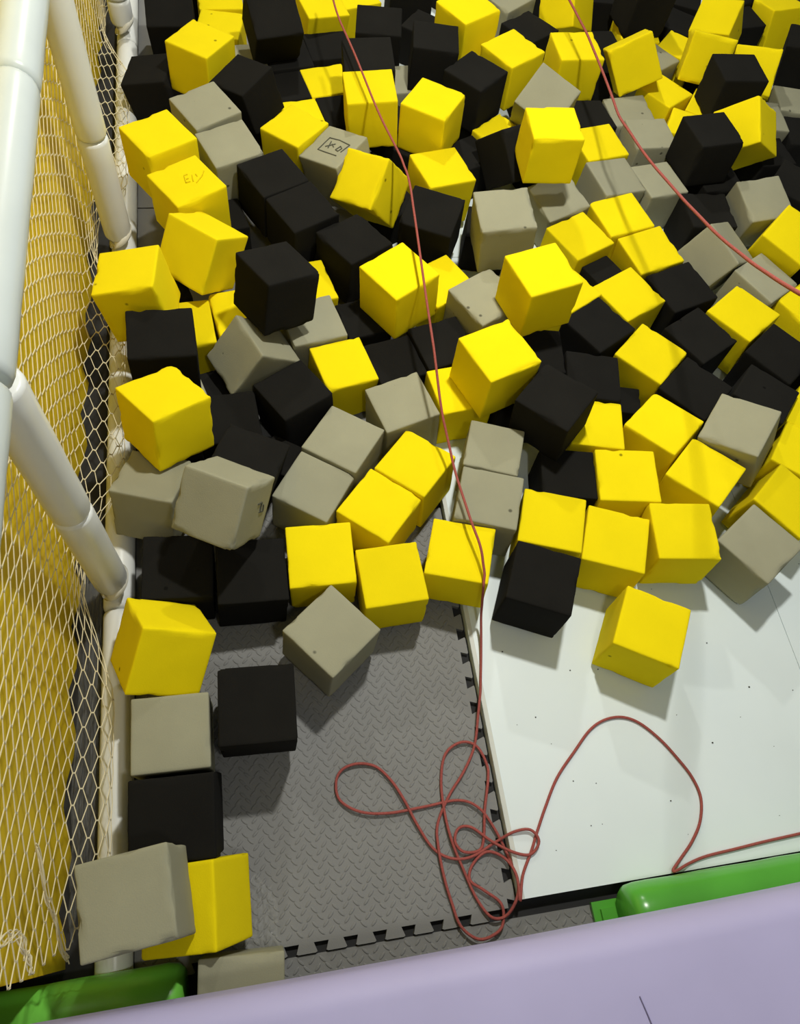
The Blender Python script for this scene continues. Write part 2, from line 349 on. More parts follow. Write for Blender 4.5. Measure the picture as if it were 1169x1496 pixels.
# ------------------------------------------------------------------ foam cubes
CUBES = [
('a1', 'y', (-0.5281, 2.3887, 0.2073), (0.9517, -0.0192, -0.0043, -0.3065), (0.1477, 0.1477, 0.1484), 'yellow foam cube with a black-speckled right side near the net'),
('a2', 'k', (-0.6264, 2.7385, 0.1188), (0.6998, 0.1341, 0.1235, -0.6907), (0.1512, 0.1507, 0.1508), 'black foam cube, nearest black one behind and left of the speckled yellow cube'),
('a3', 'k', (-0.6819, 2.4258, 0.0895), (0.6142, 0.0866, -0.091, -0.7791), (0.1447, 0.1441, 0.1463), 'black foam cube, nearest black one in front and left of the speckled yellow cube'),
('a4', 'g', (-0.5228, 2.125, 0.1834), (0.8637, 0.0257, 0.0051, -0.5034), (0.1486, 0.1494, 0.1484), 'grey foam cube, nearest grey one straight in front of the speckled yellow cube'),
('a5', 'g', (-0.4622, 1.9816, 0.1714), (0.8265, 0.0329, 0.0017, -0.5619), (0.1452, 0.1461, 0.1468), 'grey foam cube, nearest grey one behind and right of the yellow cube with pressed letters'),
('a6', 'y', (-0.6497, 1.9491, 0.221), (0.8736, -0.0151, -0.0104, -0.4863), (0.1496, 0.1506, 0.1498), 'yellow foam cube, nearest yellow one behind and left of the yellow cube with pressed letters'),
('a7', 'y', (-0.5801, 1.79, 0.1998), (0.8732, -0.0063, -0.0118, -0.4872), (0.1502, 0.1508, 0.1511), 'yellow foam cube with letters pressed into its top, second along the net'),
('a8', 'y', (-0.5543, 1.5965, 0.2128), (0.903, -0.2715, 0.1007, -0.3172), (0.1493, 0.1483, 0.1498), 'yellow foam cube leaning with a dent near its top, beside the net'),
('a9', 'y', (-0.4636, 2.8494, 0.0797), (0.7274, 0.0257, 0.027, -0.6852), (0.1495, 0.1488, 0.149), 'yellow foam cube, second nearest yellow one behind and right of the speckled yellow cube'),
('a10', 'y', (-0.468, 2.6794, 0.0801), (0.9948, -0.0008, -0.015, -0.1007), (0.1455, 0.1461, 0.1459), 'yellow foam cube, nearest yellow one behind and right of the speckled yellow cube'),
('a11', 'g', (-0.4037, 2.5146, 0.0724), (0.7674, -0.0019, -0.0008, -0.6412), (0.1449, 0.1441, 0.1447), 'grey foam cube, nearest grey one to the right of the speckled yellow cube'),
('b18', 'k', (-0.3051, 2.5162, 0.2494), (0.7505, 0.177, 0.1857, -0.6091), (0.1501, 0.1501, 0.1498), 'black foam cube, nearest black one to the right of the speckled yellow cube'),
('b16', 'k', (-0.2576, 2.5353, 0.0749), (0.7635, 0.009, -0.0072, -0.6457), (0.1472, 0.1467, 0.1469), 'black foam cube, second nearest black one to the right of the speckled yellow cube'),
('b17', 'k', (-0.1173, 2.5886, 0.0744), (0.7549, 0.0089, -0.0073, -0.6558), (0.1459, 0.1448, 0.1458), 'black foam cube, third nearest black one straight behind the torn yellow cube at the knot'),
('b20', 'k', (-0.2747, 2.3796, 0.0721), (0.7725, 0.0161, -0.0132, -0.6347), (0.1391, 0.1357, 0.1389), 'black foam cube, nearest black one behind and left of the stamped grey cube'),
('b19', 'k', (-0.401, 2.263, 0.1903), (0.9166, 0.0554, -0.1218, -0.3769), (0.1399, 0.1392, 0.1374), 'black foam cube, nearest black one in front and right of the speckled yellow cube'),
('b1', 'y', (-0.1357, 2.7493, 0.1281), (0.8042, 0.0117, 0.0773, -0.5892), (0.1507, 0.1501, 0.1504), 'yellow foam cube, second nearest yellow one to the right of the speckled yellow cube'),
('b2', 'y', (-0.0019, 2.85, 0.098), (0.8201, 0.0122, 0.016, -0.5719), (0.1487, 0.1484, 0.1483), 'yellow foam cube, second nearest yellow one straight behind the torn yellow cube at the knot'),
('b3', 'k', (0.048, 2.5859, 0.1625), (0.6452, 0.0281, -0.0047, -0.7634), (0.1501, 0.1499, 0.15), 'black foam cube, fifth nearest black one straight behind the stamped grey cube'),
('b4', 'k', (-0.0322, 2.2792, 0.2433), (0.6926, 0.049, -0.011, -0.7196), (0.1509, 0.1509, 0.1508), 'black foam cube, second nearest black one straight behind the torn yellow cube at the knot'),
('b5', 'k', (0.1947, 2.4039, 0.2273), (0.6446, -0.0043, 0.0013, -0.7645), (0.1442, 0.1442, 0.1414), 'black foam cube, nearest black one behind and right of the stamped grey cube'),
('b6', 'y', (0.3269, 2.5409, 0.2424), (0.8633, 0.0138, -0.0255, -0.5039), (0.1501, 0.1499, 0.15), 'yellow foam cube, second nearest yellow one behind and left of the bright upright yellow cube'),
('b7', 'y', (-0.0464, 2.125, 0.245), (0.6991, 0.031, -0.0355, -0.7135), (0.1479, 0.1472, 0.1482), 'yellow foam cube, nearest yellow one behind and right of the stamped grey cube'),
('b8', 'y', (0.1401, 2.1087, 0.2202), (0.9512, 0.0007, -0.0207, -0.308), (0.1471, 0.1477, 0.1478), 'yellow foam cube, nearest behind and right of the torn yellow cube at the knot'),
('b9', 'k', (0.3039, 2.2668, 0.2064), (0.9128, 0.0033, -0.0108, -0.4084), (0.1456, 0.1452, 0.1461), 'black foam cube, nearest black one behind and left of the bright upright yellow cube'),
('b10', 'y', (0.1455, 1.9234, 0.1307), (0.7945, -0.0149, 0.0069, -0.607), (0.1507, 0.1523, 0.1524), 'yellow foam cube, nearest to the right of the torn yellow cube at the knot'),
('b11', 'y', (-0.0765, 1.845, 0.1975), (0.8868, 0.257, -0.2372, -0.3021), (0.1437, 0.1456, 0.1466), 'yellow foam cube tipped sideways with a torn top edge at the cord knot'),
('b12', 'g', (-0.1552, 1.967, 0.1673), (0.9193, 0.0096, -0.1369, -0.3689), (0.1421, 0.15, 0.147), 'grey foam cube stamped with a square mark on its top'),
('b13', 'y', (-0.2707, 2.0674, 0.1603), (0.9288, -0.0068, -0.0339, -0.3689), (0.1411, 0.1459, 0.1454), 'yellow foam cube, nearest yellow one behind and left of the stamped grey cube'),
('b14', 'y', (-0.2439, 2.2437, 0.0704), (0.7711, -0.0007, -0.001, -0.6367), (0.1393, 0.1397, 0.1407), 'yellow foam cube, nearest yellow one in front and right of the speckled yellow cube'),
('b15', 'y', (-0.139, 2.4087, 0.0741), (0.7725, 0.0164, -0.0129, -0.6347), (0.1441, 0.1428, 0.1433), 'yellow foam cube, nearest yellow one straight behind the stamped grey cube'),
('b21', 'k', (-0.1058, 2.2677, 0.0713), (0.7711, -0.0003, -0.0006, -0.6367), (0.1432, 0.1415, 0.1428), 'black foam cube, nearest black one straight behind the stamped grey cube'),
('b22', 'k', (-0.3525, 1.8664, 0.1661), (0.8542, 0.0017, 0.0091, -0.5199), (0.1451, 0.148, 0.1456), 'black foam cube, nearest black one to the left of the stamped grey cube'),
('b23', 'k', (-0.2818, 1.7394, 0.1613), (0.8565, 0.0088, 0.0048, -0.5161), (0.1453, 0.1464, 0.1457), 'black foam cube, nearest black one in front and left of the stamped grey cube'),
('b24', 'k', (-0.153, 1.637, 0.1381), (0.8811, -0.0282, 0.0039, -0.472), (0.1503, 0.1494, 0.1499), 'black foam cube, nearest black one behind and left of the yellow cube under the cord'),
('b25', 'k', (0.0812, 1.7208, 0.1581), (0.9731, 0.0356, -0.024, -0.2263), (0.151, 0.1497, 0.1494), 'black foam cube, nearest black one to the left of the grey cube with one hole'),
('b26', 'k', (0.3793, 1.9861, 0.1963), (0.4184, 0.6769, -0.1354, -0.5902), (0.1491, 0.1448, 0.1473), 'black foam cube, nearest black one to the left of the bright upright yellow cube'),
('b27', 'y', (0.3877, 2.1459, 0.0879), (0.8929, 0.0041, 0.0012, -0.4501), (0.1351, 0.1365, 0.1348), 'yellow foam cube, nearest yellow one to the left of the bright upright yellow cube'),
('b28', 'g', (0.1164, 2.4038, 0.089), (0.7545, -0.0041, 0.0019, -0.6563), (0.1401, 0.1395, 0.1375), 'grey foam cube, nearest grey one behind and right of the stamped grey cube'),
('b30', 'k', (0.2046, 2.901, 0.1086), (0.6928, 0.0132, -0.0001, -0.7211), (0.151, 0.1512, 0.1509), 'black foam cube, fourth nearest black one behind and right of the stamped grey cube'),
('c1', 'y', (0.4517, 2.3872, 0.204), (0.8716, 0.0109, -0.0219, -0.4895), (0.1492, 0.1494, 0.1486), 'yellow foam cube, nearest yellow one behind and left of the bright upright yellow cube'),
('c2', 'g', (0.5178, 2.1794, 0.2194), (0.8919, 0.2731, 0.0046, -0.3604), (0.1476, 0.1469, 0.1476), 'grey foam cube, nearest grey one straight behind the bright upright yellow cube'),
('c3', 'y', (0.4201, 1.8552, 0.3312), (0.6878, -0.0032, -0.0188, -0.7257), (0.1417, 0.1431, 0.1419), 'bright yellow foam cube standing upright in front of a tipped grey one'),
('c4', 'y', (0.688, 2.438, 0.185), (0.7146, 0.0085, -0.0111, -0.6994), (0.1502, 0.1498, 0.1498), 'yellow foam cube, nearest yellow one straight behind the bright upright yellow cube'),
('c5', 'y', (0.888, 2.4105, 0.2221), (0.6788, 0.4956, 0.1658, -0.5159), (0.1458, 0.1461, 0.1458), 'yellow foam cube, nearest yellow one behind and right of the bright upright yellow cube'),
('c6', 'y', (1.02, 2.7071, 0.0954), (0.67, 0.0147, 0.0118, -0.7422), (0.1453, 0.1453, 0.1444), 'yellow foam cube, third nearest yellow one to the left of the ragged yellow cube'),
('c7', 'k', (0.9324, 2.8717, 0.1105), (0.4978, 0.4961, 0.4453, -0.5547), (0.1446, 0.146, 0.1457), 'black foam cube, second nearest black one straight behind the bright upright yellow cube'),
('c8', 'k', (0.6042, 2.6808, 0.0986), (0.8864, -0.0139, -0.0105, -0.4627), (0.1481, 0.1483, 0.1484), 'black foam cube, nearest black one straight behind the bright upright yellow cube'),
('c9', 'y', (0.766, 2.7907, 0.1708), (0.4573, 0.5377, -0.0127, -0.7082), (0.141, 0.1425, 0.1425), 'yellow foam cube, second nearest yellow one straight behind the bright upright yellow cube'),
('c10', 'g', (0.5645, 2.87, 0.1026), (0.8812, 0.0364, -0.007, -0.4712), (0.1494, 0.1496, 0.1496), 'grey foam cube, second nearest grey one straight behind the bright upright yellow cube'),
('c11', 'g', (1.0782, 2.8842, 0.0921), (0.6679, -0.0001, 0.0, -0.7442), (0.1433, 0.1423, 0.1426), 'grey foam cube, nearest grey one behind and left of the speckled yellow cube'),
('c12', 'k', (1.0094, 2.7115, 0.2414), (0.7438, 0.0158, 0.0102, -0.6682), (0.1488, 0.1483, 0.1483), 'black foam cube, second nearest black one behind and left of the ragged yellow cube'),
('c47', 'k', (1.2664, 2.9151, 0.0982), (0.552, 0.0129, 0.0096, -0.8337), (0.1494, 0.1489, 0.1493), 'black foam cube, nearest black one straight behind the ragged yellow cube'),
('c13', 'k', (1.1986, 2.7646, 0.0925), (0.9462, 0.0001, 0.0, -0.3237), (0.1415, 0.1432, 0.143), 'black foam cube, nearest black one behind and left of the ragged yellow cube'),
('c14', 'y', (1.3162, 2.678, 0.1752), (0.9198, 0.144, -0.205, -0.3021), (0.1461, 0.1461, 0.1466), 'yellow foam cube, nearest yellow one behind and right of the ragged yellow cube'),
('c15', 'y', (1.6654, 2.8512, 0.1137), (0.7298, -0.0501, -0.1158, -0.6719), (0.1444, 0.1441, 0.1442), 'yellow foam cube, second nearest yellow one behind and right of the ragged yellow cube'),
('c16', 'y', (1.1698, 2.4437, 0.2206), (0.8326, 0.5094, -0.1346, -0.1709), (0.1477, 0.1482, 0.1481), 'yellow foam cube with a ragged torn left edge'),
('c17', 'y', (1.3413, 2.3951, 0.1907), (0.4992, 0.3852, 0.1204, -0.7668), (0.1502, 0.1503, 0.1502), 'yellow foam cube, nearest yellow one to the right of the ragged yellow cube'),
('c18', 'y', (1.0126, 2.3475, 0.0971), (0.8871, -0.0249, 0.002, -0.4609), (0.1416, 0.1428, 0.1429), 'yellow foam cube, nearest yellow one in front and left of the ragged yellow cube'),
('c19', 'y', (1.1587, 2.2727, 0.093), (0.9535, -0.0004, -0.0013, -0.3014), (0.1445, 0.1449, 0.1443), 'yellow foam cube, nearest yellow one straight behind the dented black cube'),
('c51', 'y', (1.0449, 2.1659, 0.0966), (0.9663, -0.0157, -0.003, -0.2571), (0.145, 0.1452, 0.1455), 'yellow foam cube, nearest yellow one behind and left of the dented black cube'),
('c52', 'y', (1.1616, 2.6052, 0.092), (0.9352, -0.0008, -0.0, -0.3541), (0.1425, 0.1428, 0.1424), 'yellow foam cube, nearest yellow one to the left of the ragged yellow cube'),
('c53', 'g', (1.0182, 2.5278, 0.1036), (0.8841, -0.0233, 0.0196, -0.4662), (0.1446, 0.1446, 0.1454), 'grey foam cube, nearest grey one to the left of the ragged yellow cube'),
('c20', 'k', (1.1805, 2.2503, 0.2432), (0.6902, 0.0026, -0.0221, -0.7233), (0.1481, 0.1489, 0.1484), 'black foam cube, nearest black one in front and right of the ragged yellow cube'),
('c21', 'y', (1.1866, 2.0713, 0.2087), (0.5177, 0.4444, -0.1709, -0.7108), (0.1484, 0.1465, 0.1482), 'yellow foam cube tilted on edge behind the dented black cube'),
('c22', 'k', (0.991, 1.9677, 0.2311), (0.7473, 0.0036, -0.0185, -0.6642), (0.1458, 0.1459, 0.1464), 'dented black foam cube perched highest beside the right hand cord'),
('c23', 'g', (0.8559, 2.242, 0.0979), (0.7223, 0.0337, -0.0309, -0.6901), (0.1414, 0.1438, 0.1423), 'grey foam cube, nearest grey one behind and left of the dented black cube'),
('c24', 'g', (0.8764, 2.1019, 0.1183), (0.7229, -0.0004, -0.0006, -0.6909), (0.141, 0.1427, 0.1424), 'grey foam cube, nearest grey one to the left of the dented black cube'),
('c25', 'g', (0.849, 1.9116, 0.0992), (0.7807, -0.011, 0.0148, -0.6246), (0.1417, 0.1411, 0.142), 'grey foam cube, nearest grey one in front and left of the dented black cube'),
('c26', 'g', (0.6959, 1.9125, 0.109), (0.7783, -0.0096, 0.0289, -0.6271), (0.1466, 0.1464, 0.1475), 'grey foam cube, nearest grey one in front and right of the bright upright yellow cube'),
('c27', 'y', (0.6856, 2.0618, 0.1144), (0.7735, 0.0129, 0.0, -0.6337), (0.1468, 0.1471, 0.1474), 'yellow foam cube, nearest yellow one to the right of the bright upright yellow cube'),
('c28', 'k', (0.6985, 2.2174, 0.1003), (0.7487, -0.0396, 0.0144, -0.6615), (0.1433, 0.1427, 0.1438), 'black foam cube, nearest black one behind and right of the bright upright yellow cube'),
('c29', 'y', (0.6813, 1.7554, 0.1017), (0.7773, 0.0222, -0.028, -0.6281), (0.1483, 0.1489, 0.149), 'yellow foam cube, nearest yellow one in front and right of the bright upright yellow cube'),
('c30', 'y', (0.5281, 1.6818, 0.0935), (0.8494, 0.0012, -0.0012, -0.5278), (0.1466, 0.1482, 0.1458), 'yellow foam cube, nearest yellow one to the right of the grey cube with one hole'),
('c31', 'y', (0.7343, 1.6141, 0.1021), (0.7816, 0.0493, -0.0357, -0.6208), (0.1464, 0.1436, 0.1452), 'yellow foam cube, second nearest yellow one in front and left of the dented black cube'),
('c32', 'g', (0.5014, 1.8409, 0.1081), (0.808, 0.0897, 0.0015, -0.5823), (0.1415, 0.1415, 0.1419), 'grey foam cube, nearest grey one to the right of the grey cube with one hole'),
('c33', 'g', (0.2535, 1.6181, 0.2484), (0.6896, 0.0477, -0.0481, -0.721), (0.1504, 0.15, 0.1496), 'grey foam cube with one round hole in its top'),
('c34', 'y', (0.2752, 1.3486, 0.305), (0.7897, 0.0035, -0.0285, -0.6128), (0.146, 0.1458, 0.1454), 'yellow foam cube, nearest yellow one to the right of the rough grey cube'),
('c35', 'g', (1.1534, 1.7955, 0.133), (0.7406, 0.0898, 0.0479, -0.6642), (0.1485, 0.1479, 0.1478), 'grey foam cube, nearest grey one straight in front of the tilted yellow cube behind'),
('c36', 'k', (0.9777, 1.7777, 0.0955), (0.691, 0.0101, -0.0007, -0.7228), (0.1441, 0.1453, 0.1449), 'black foam cube, nearest black one in front and right of the bright upright yellow cube'),
('c37', 'g', (0.9422, 1.6062, 0.1383), (0.6765, 0.5074, -0.1964, -0.4963), (0.1448, 0.1427, 0.145), 'grey foam cube, nearest grey one straight in front of the dented black cube'),
('c38', 'g', (1.0405, 1.4826, 0.1104), (0.8725, -0.0213, 0.0387, -0.4866), (0.1447, 0.1465, 0.1468), 'grey foam cube, nearest grey one straight behind the tilted grey cube at the right'),
('c39', 'y', (1.1538, 1.605, 0.1697), (0.9055, 0.1143, 0.021, -0.4082), (0.1477, 0.1482, 0.1478), 'yellow foam cube, nearest yellow one straight in front of the tilted yellow cube behind'),
('c40', 'k', (1.3268, 1.8904, 0.1007), (0.9323, 0.0304, -0.0106, -0.3602), (0.1492, 0.1499, 0.1496), 'black foam cube, nearest black one in front and right of the tilted yellow cube behind'),
('c41', 'k', (1.6409, 2.5657, 0.1585), (0.5082, 0.0634, -0.0821, -0.855), (0.1502, 0.1494, 0.1504), 'black foam cube, nearest black one behind and right of the tilted yellow cube behind'),
('c42', 'g', (1.4992, 2.2995, 0.0975), (0.6258, -0.0146, -0.0115, -0.7797), (0.1476, 0.1476, 0.1474), 'grey foam cube, nearest grey one behind and right of the tilted yellow cube behind'),
('c43', 'k', (1.4713, 2.1423, 0.0941), (0.6526, 0.001, 0.0004, -0.7577), (0.1471, 0.1466, 0.1464), 'black foam cube, nearest black one to the right of the tilted yellow cube behind'),
('c44', 'g', (1.3295, 2.212, 0.1049), (0.6719, -0.0014, 0.0098, -0.7406), (0.1469, 0.1459, 0.147), 'grey foam cube, nearest grey one to the right of the tilted yellow cube behind'),
('c45', 'k', (1.0671, 1.9429, 0.0892), (0.7422, 0.0011, -0.0016, -0.6701), (0.1379, 0.1394, 0.1374), 'black foam cube, nearest black one straight in front of the dented black cube'),
('c48', 'y', (1.154, 1.3842, 0.0976), (0.8727, 0.0066, 0.0232, -0.4876), (0.1437, 0.1449, 0.1449), 'yellow foam cube, second nearest yellow one straight behind the tilted grey cube at the right'),
('d1', 'y', (-0.7088, 1.4352, 0.2408), (0.6784, 0.0308, -0.1179, -0.7245), (0.1516, 0.1485, 0.153), 'yellow foam cube, nearest yellow one in front and left of the dented leaning yellow cube'),
('d2', 'k', (-0.6529, 1.2717, 0.2119), (0.7248, -0.0297, -0.0067, -0.6883), (0.1493, 0.1528, 0.1491), 'black foam cube, nearest black one straight behind the yellow cube with torn film'),
('d3', 'y', (-0.6461, 1.0663, 0.2459), (0.8769, -0.1382, -0.0431, -0.4583), (0.1463, 0.1464, 0.1457), 'yellow foam cube high on the heap with torn film beneath, left'),
('d4', 'k', (-0.3784, 1.401, 0.2835), (0.8522, -0.1271, -0.0041, -0.5075), (0.1461, 0.1452, 0.145), 'black foam cube perched over a grey one at the left of the heap'),
('d5', 'g', (-0.4441, 1.2984, 0.1454), (0.7576, 0.3604, -0.2228, -0.4964), (0.1393, 0.1424, 0.1398), 'grey foam cube balanced on an edge, its corner facing forward'),
('d6', 'k', (-0.3519, 1.173, 0.1031), (0.8643, -0.021, -0.0473, -0.5003), (0.1401, 0.1424, 0.1427), 'black foam cube, nearest in front and right of the grey cube on its edge'),
('d7', 'y', (-0.6126, 1.4214, 0.0726), (0.7438, -0.0003, -0.0001, -0.6684), (0.1455, 0.1449, 0.1454), 'yellow foam cube, nearest yellow one behind and right of the yellow cube with torn film'),
('d71', 'y', (-0.466, 1.4579, 0.074), (0.7697, -0.001, -0.0065, -0.6383), (0.146, 0.1456, 0.146), 'yellow foam cube, nearest yellow one behind and left of the grey cube on its edge'),
('d8', 'g', (-0.651, 1.2468, 0.0693), (0.7994, -0.024, 0.0052, -0.6003), (0.139, 0.1385, 0.1362), 'grey foam cube, nearest grey one behind and right of the yellow cube with torn film'),
('d9', 'k', (-0.4848, 0.9529, 0.164), (0.9548, -0.2085, 0.1185, -0.1759), (0.1458, 0.1458, 0.1464), 'black foam cube, nearest black one behind and right of the tipped pale grey cube'),
('d91', 'k', (-0.5154, 1.1219, 0.0785), (0.7379, -0.0107, 0.0005, -0.6748), (0.1424, 0.1425, 0.1436), 'black foam cube, nearest black one straight in front of the grey cube on its edge'),
('d10', 'g', (-0.2887, 1.3973, 0.0958), (0.7832, -0.0145, 0.0042, -0.6215), (0.1443, 0.1456, 0.1456), 'grey foam cube, nearest grey one in front and right of the perched black cube'),
('d11', 'y', (-0.2962, 1.5433, 0.0767), (0.7831, -0.022, 0.0102, -0.6215), (0.145, 0.145, 0.1455), 'yellow foam cube, nearest yellow one to the right of the perched black cube'),
('e1', 'y', (-0.0557, 1.4532, 0.2038), (0.8722, 0.0004, -0.042, -0.4873), (0.1492, 0.1468, 0.147), 'yellow foam cube under the hanging red cord near the heap centre'),
('e2', 'y', (0.0825, 1.5238, 0.0926), (0.8585, 0.0012, -0.0081, -0.5127), (0.1438, 0.1446, 0.144), 'yellow foam cube, nearest yellow one behind and left of the rough grey cube'),
('e3', 'g', (0.1758, 1.4108, 0.1522), (0.8583, 0.0189, -0.0186, -0.5124), (0.1462, 0.1473, 0.1467), 'rough topped grey foam cube behind the high yellow cube'),
('e4', 'y', (0.1373, 1.162, 0.2363), (0.8245, -0.0047, -0.013, -0.5656), (0.1487, 0.1475, 0.1473), 'large yellow foam cube standing high with a dark right side, mid heap'),
('e5', 'y', (-0.2217, 1.2646, 0.0844), (0.7888, -0.0081, 0.0151, -0.6145), (0.141, 0.1386, 0.1423), 'yellow foam cube, nearest yellow one to the right of the grey cube on its edge'),
('e6', 'g', (-0.0828, 1.1308, 0.0916), (0.7942, 0.0229, -0.0414, -0.6058), (0.1419, 0.1449, 0.1438), 'grey foam cube, nearest grey one in front and left of the high yellow cube'),
('e7', 'y', (0.0675, 1.1652, 0.0909), (0.755, 0.0014, -0.0127, -0.6556), (0.1396, 0.1379, 0.1402), 'yellow foam cube, nearest yellow one in front and left of the high yellow cube'),
('e8', 'g', (0.1104, 0.9648, 0.1232), (0.5737, 0.0138, -0.0081, -0.8189), (0.131, 0.1346, 0.136), 'grey foam cube, nearest grey one in front and left of the tall black cube'),
('e9', 'g', (0.0735, 0.8318, 0.1134), (0.5734, 0.0128, -0.0218, -0.8189), (0.1431, 0.1475, 0.1472), 'grey foam cube, nearest behind and left of the black cube on the white panel'),
('e10', 'k', (-0.0847, 1.275, 0.0776), (0.789, -0.0149, -0.0007, -0.6143), (0.1356, 0.1322, 0.1364), 'black foam cube, nearest black one straight in front of the yellow cube under the cord'),
('e11', 'k', (0.049, 1.3135, 0.0902), (0.7892, 0.0103, -0.0074, -0.614), (0.1425, 0.1412, 0.1425), 'black foam cube, nearest black one in front and left of the rough grey cube'),
('f3', 'y', (0.6122, 1.4478, 0.0989), (0.8492, 0.0112, -0.0145, -0.5277), (0.1489, 0.1484, 0.1489), 'yellow foam cube, second nearest yellow one behind and right of the tall black cube'),
('f4', 'y', (0.4282, 1.469, 0.1032), (0.8701, -0.0147, -0.0033, -0.4927), (0.1448, 0.1447, 0.1455), 'yellow foam cube, nearest yellow one straight behind the tall black cube'),
('f5', 'k', (0.4894, 1.3386, 0.1053), (0.8702, -0.0012, -0.011, -0.4926), (0.1428, 0.1441, 0.1444), 'black foam cube, nearest black one to the right of the rough grey cube'),
('f6', 'k', (0.7802, 1.4645, 0.1019), (0.8007, 0.0205, -0.0273, -0.5981), (0.1491, 0.1496, 0.1494), 'black foam cube, nearest black one to the right of the grey cube with one hole'),
('f7', 'k', (0.7763, 1.2914, 0.0973), (0.8648, -0.0088, -0.0026, -0.5021), (0.149, 0.1489, 0.1489), 'black foam cube, second nearest behind and left of the tilted grey cube at the right'),
('f8', 'y', (0.933, 1.3561, 0.105), (0.8838, 0.0119, -0.0366, -0.4663), (0.1494, 0.1502, 0.1503), 'yellow foam cube, nearest yellow one straight behind the tilted grey cube at the right'),
('f9', 'k', (0.9755, 1.1999, 0.122), (0.8924, 0.0185, -0.0141, -0.4507), (0.1472, 0.1482, 0.148), 'black foam cube, nearest black one straight behind the tilted grey cube at the right'),
('f10', 'k', (0.8716, 1.0669, 0.1226), (0.9237, -0.0479, 0.023, -0.3794), (0.1461, 0.1465, 0.1468), 'black foam cube, nearest behind and right of the tilted grey cube at the right'),
('f11', 'y', (0.6162, 1.2402, 0.0957), (0.9117, 0.0094, -0.015, -0.4105), (0.1489, 0.1472, 0.1461), 'yellow foam cube, nearest yellow one behind and right of the tall black cube'),
('f12', 'k', (0.7033, 1.1172, 0.0985), (0.9047, 0.0085, -0.0151, -0.4257), (0.1472, 0.1481, 0.1479), 'black foam cube, nearest behind and left of the tilted grey cube at the right'),
('f13', 'k', (0.4252, 1.1737, 0.1002), (0.63, -0.0022, 0.0116, -0.7765), (0.1447, 0.1438, 0.1451), 'black foam cube, nearest black one behind and right of the tall black cube'),
('f14', 'k', (0.2601, 1.0329, 0.2229), (0.9203, 0.0177, -0.051, -0.3875), (0.1467, 0.1412, 0.1407), 'large black foam cube standing tall above two grey cubes'),
('f15', 'y', (0.402, 1.0342, 0.091), (0.6297, 0.0064, 0.001, -0.7768), (0.1392, 0.1385, 0.1393), 'yellow foam cube, nearest yellow one to the right of the tall black cube'),
('f16', 'y', (0.5773, 1.0012, 0.1065), (0.902, -0.0367, -0.0604, -0.4259), (0.1479, 0.1483, 0.1486), 'yellow foam cube, nearest to the left of the tilted grey cube at the right'),
('f17', 'g', (0.7582, 0.9504, 0.1662), (0.9156, 0.0173, -0.1886, -0.3548), (0.15, 0.148, 0.1485), 'pale grey foam cube tilted on the yellow row at the right'),
('f18', 'y', (0.6307, 0.8481, 0.1211), (0.9119, -0.0235, -0.0486, -0.4067), (0.1478, 0.1474, 0.1483), 'yellow foam cube, nearest in front and left of the tilted grey cube at the right'),
('f19', 'y', (0.9324, 0.8987, 0.0954), (0.9385, 0.0019, 0.0055, -0.3453), (0.142, 0.1443, 0.1442), 'yellow foam cube, nearest in front and right of the tilted grey cube at the right'),
('f20', 'y', (0.8307, 0.7691, 0.101), (0.9009, 0.0137, 0.037, -0.4321), (0.1467, 0.1481, 0.1479), 'yellow foam cube, nearest yellow one straight behind the grey cube on the white panel'),
('f21', 'y', (1.0222, 1.0114, 0.0933), (0.9385, 0.0001, 0.0005, -0.3453), (0.1445, 0.1448, 0.1447), 'yellow foam cube, nearest to the right of the tilted grey cube at the right'),
('f22', 'k', (0.2932, 1.2683, 0.0965), (0.6584, -0.0146, 0.002, -0.7525), (0.1448, 0.144, 0.1451), 'black foam cube, nearest black one to the right of the high yellow cube'),
('f23', 'k', (0.2947, 0.8981, 0.087), (0.9958, -0.0118, -0.0114, -0.09), (0.1356, 0.1365, 0.1329), 'black foam cube, nearest black one straight in front of the tall black cube'),
('h1', 'g', (-0.2447, 1.0361, 0.0807), (0.9497, -0.0233, -0.0231, -0.3115), (0.1492, 0.148, 0.1489), 'grey foam cube, nearest in front and right of the grey cube on its edge'),
('h2', 'g', (-0.3317, 0.9164, 0.0788), (0.9563, -0.0129, 0.0081, -0.2918), (0.1442, 0.1429, 0.1454), 'grey foam cube, nearest grey one to the right of the tipped pale grey cube'),
('h3', 'y', (-0.0784, 0.952, 0.0872), (0.9306, -0.026, -0.0439, -0.3624), (0.1433, 0.1438, 0.1452), 'yellow foam cube, nearest yellow one in front and left of the tall black cube'),
('h4', 'y', (-0.1824, 0.8497, 0.0827), (0.9349, -0.0176, -0.0217, -0.3537), (0.1457, 0.1456, 0.1469), 'yellow foam cube, nearest yellow one to the right of the tipped pale grey cube'),
('h5', 'y', (-0.3309, 0.74, 0.0922), (0.7023, 0.0285, 0.0071, -0.7113), (0.1457, 0.1469, 0.1468), 'yellow foam cube, nearest yellow one straight behind the cornerwise grey cube'),
('h6', 'y', (-0.1786, 0.6741, 0.0871), (0.7206, 0.0017, -0.0258, -0.6928), (0.1443, 0.1416, 0.1446), 'yellow foam cube, nearest yellow one behind and right of the cornerwise grey cube'),
('h7', 'y', (-0.0131, 0.7105, 0.0991), (0.5802, 0.0258, -0.0412, -0.813), (0.1424, 0.1452, 0.1446), 'yellow foam cube, nearest to the left of the black cube on the white panel'),
('h8', 'g', (-0.329, 0.5576, 0.0953), (0.9052, -0.0183, 0.0051, -0.4245), (0.1481, 0.1481, 0.1484), 'grey foam cube turned cornerwise on the grey mat at the heap edge'),
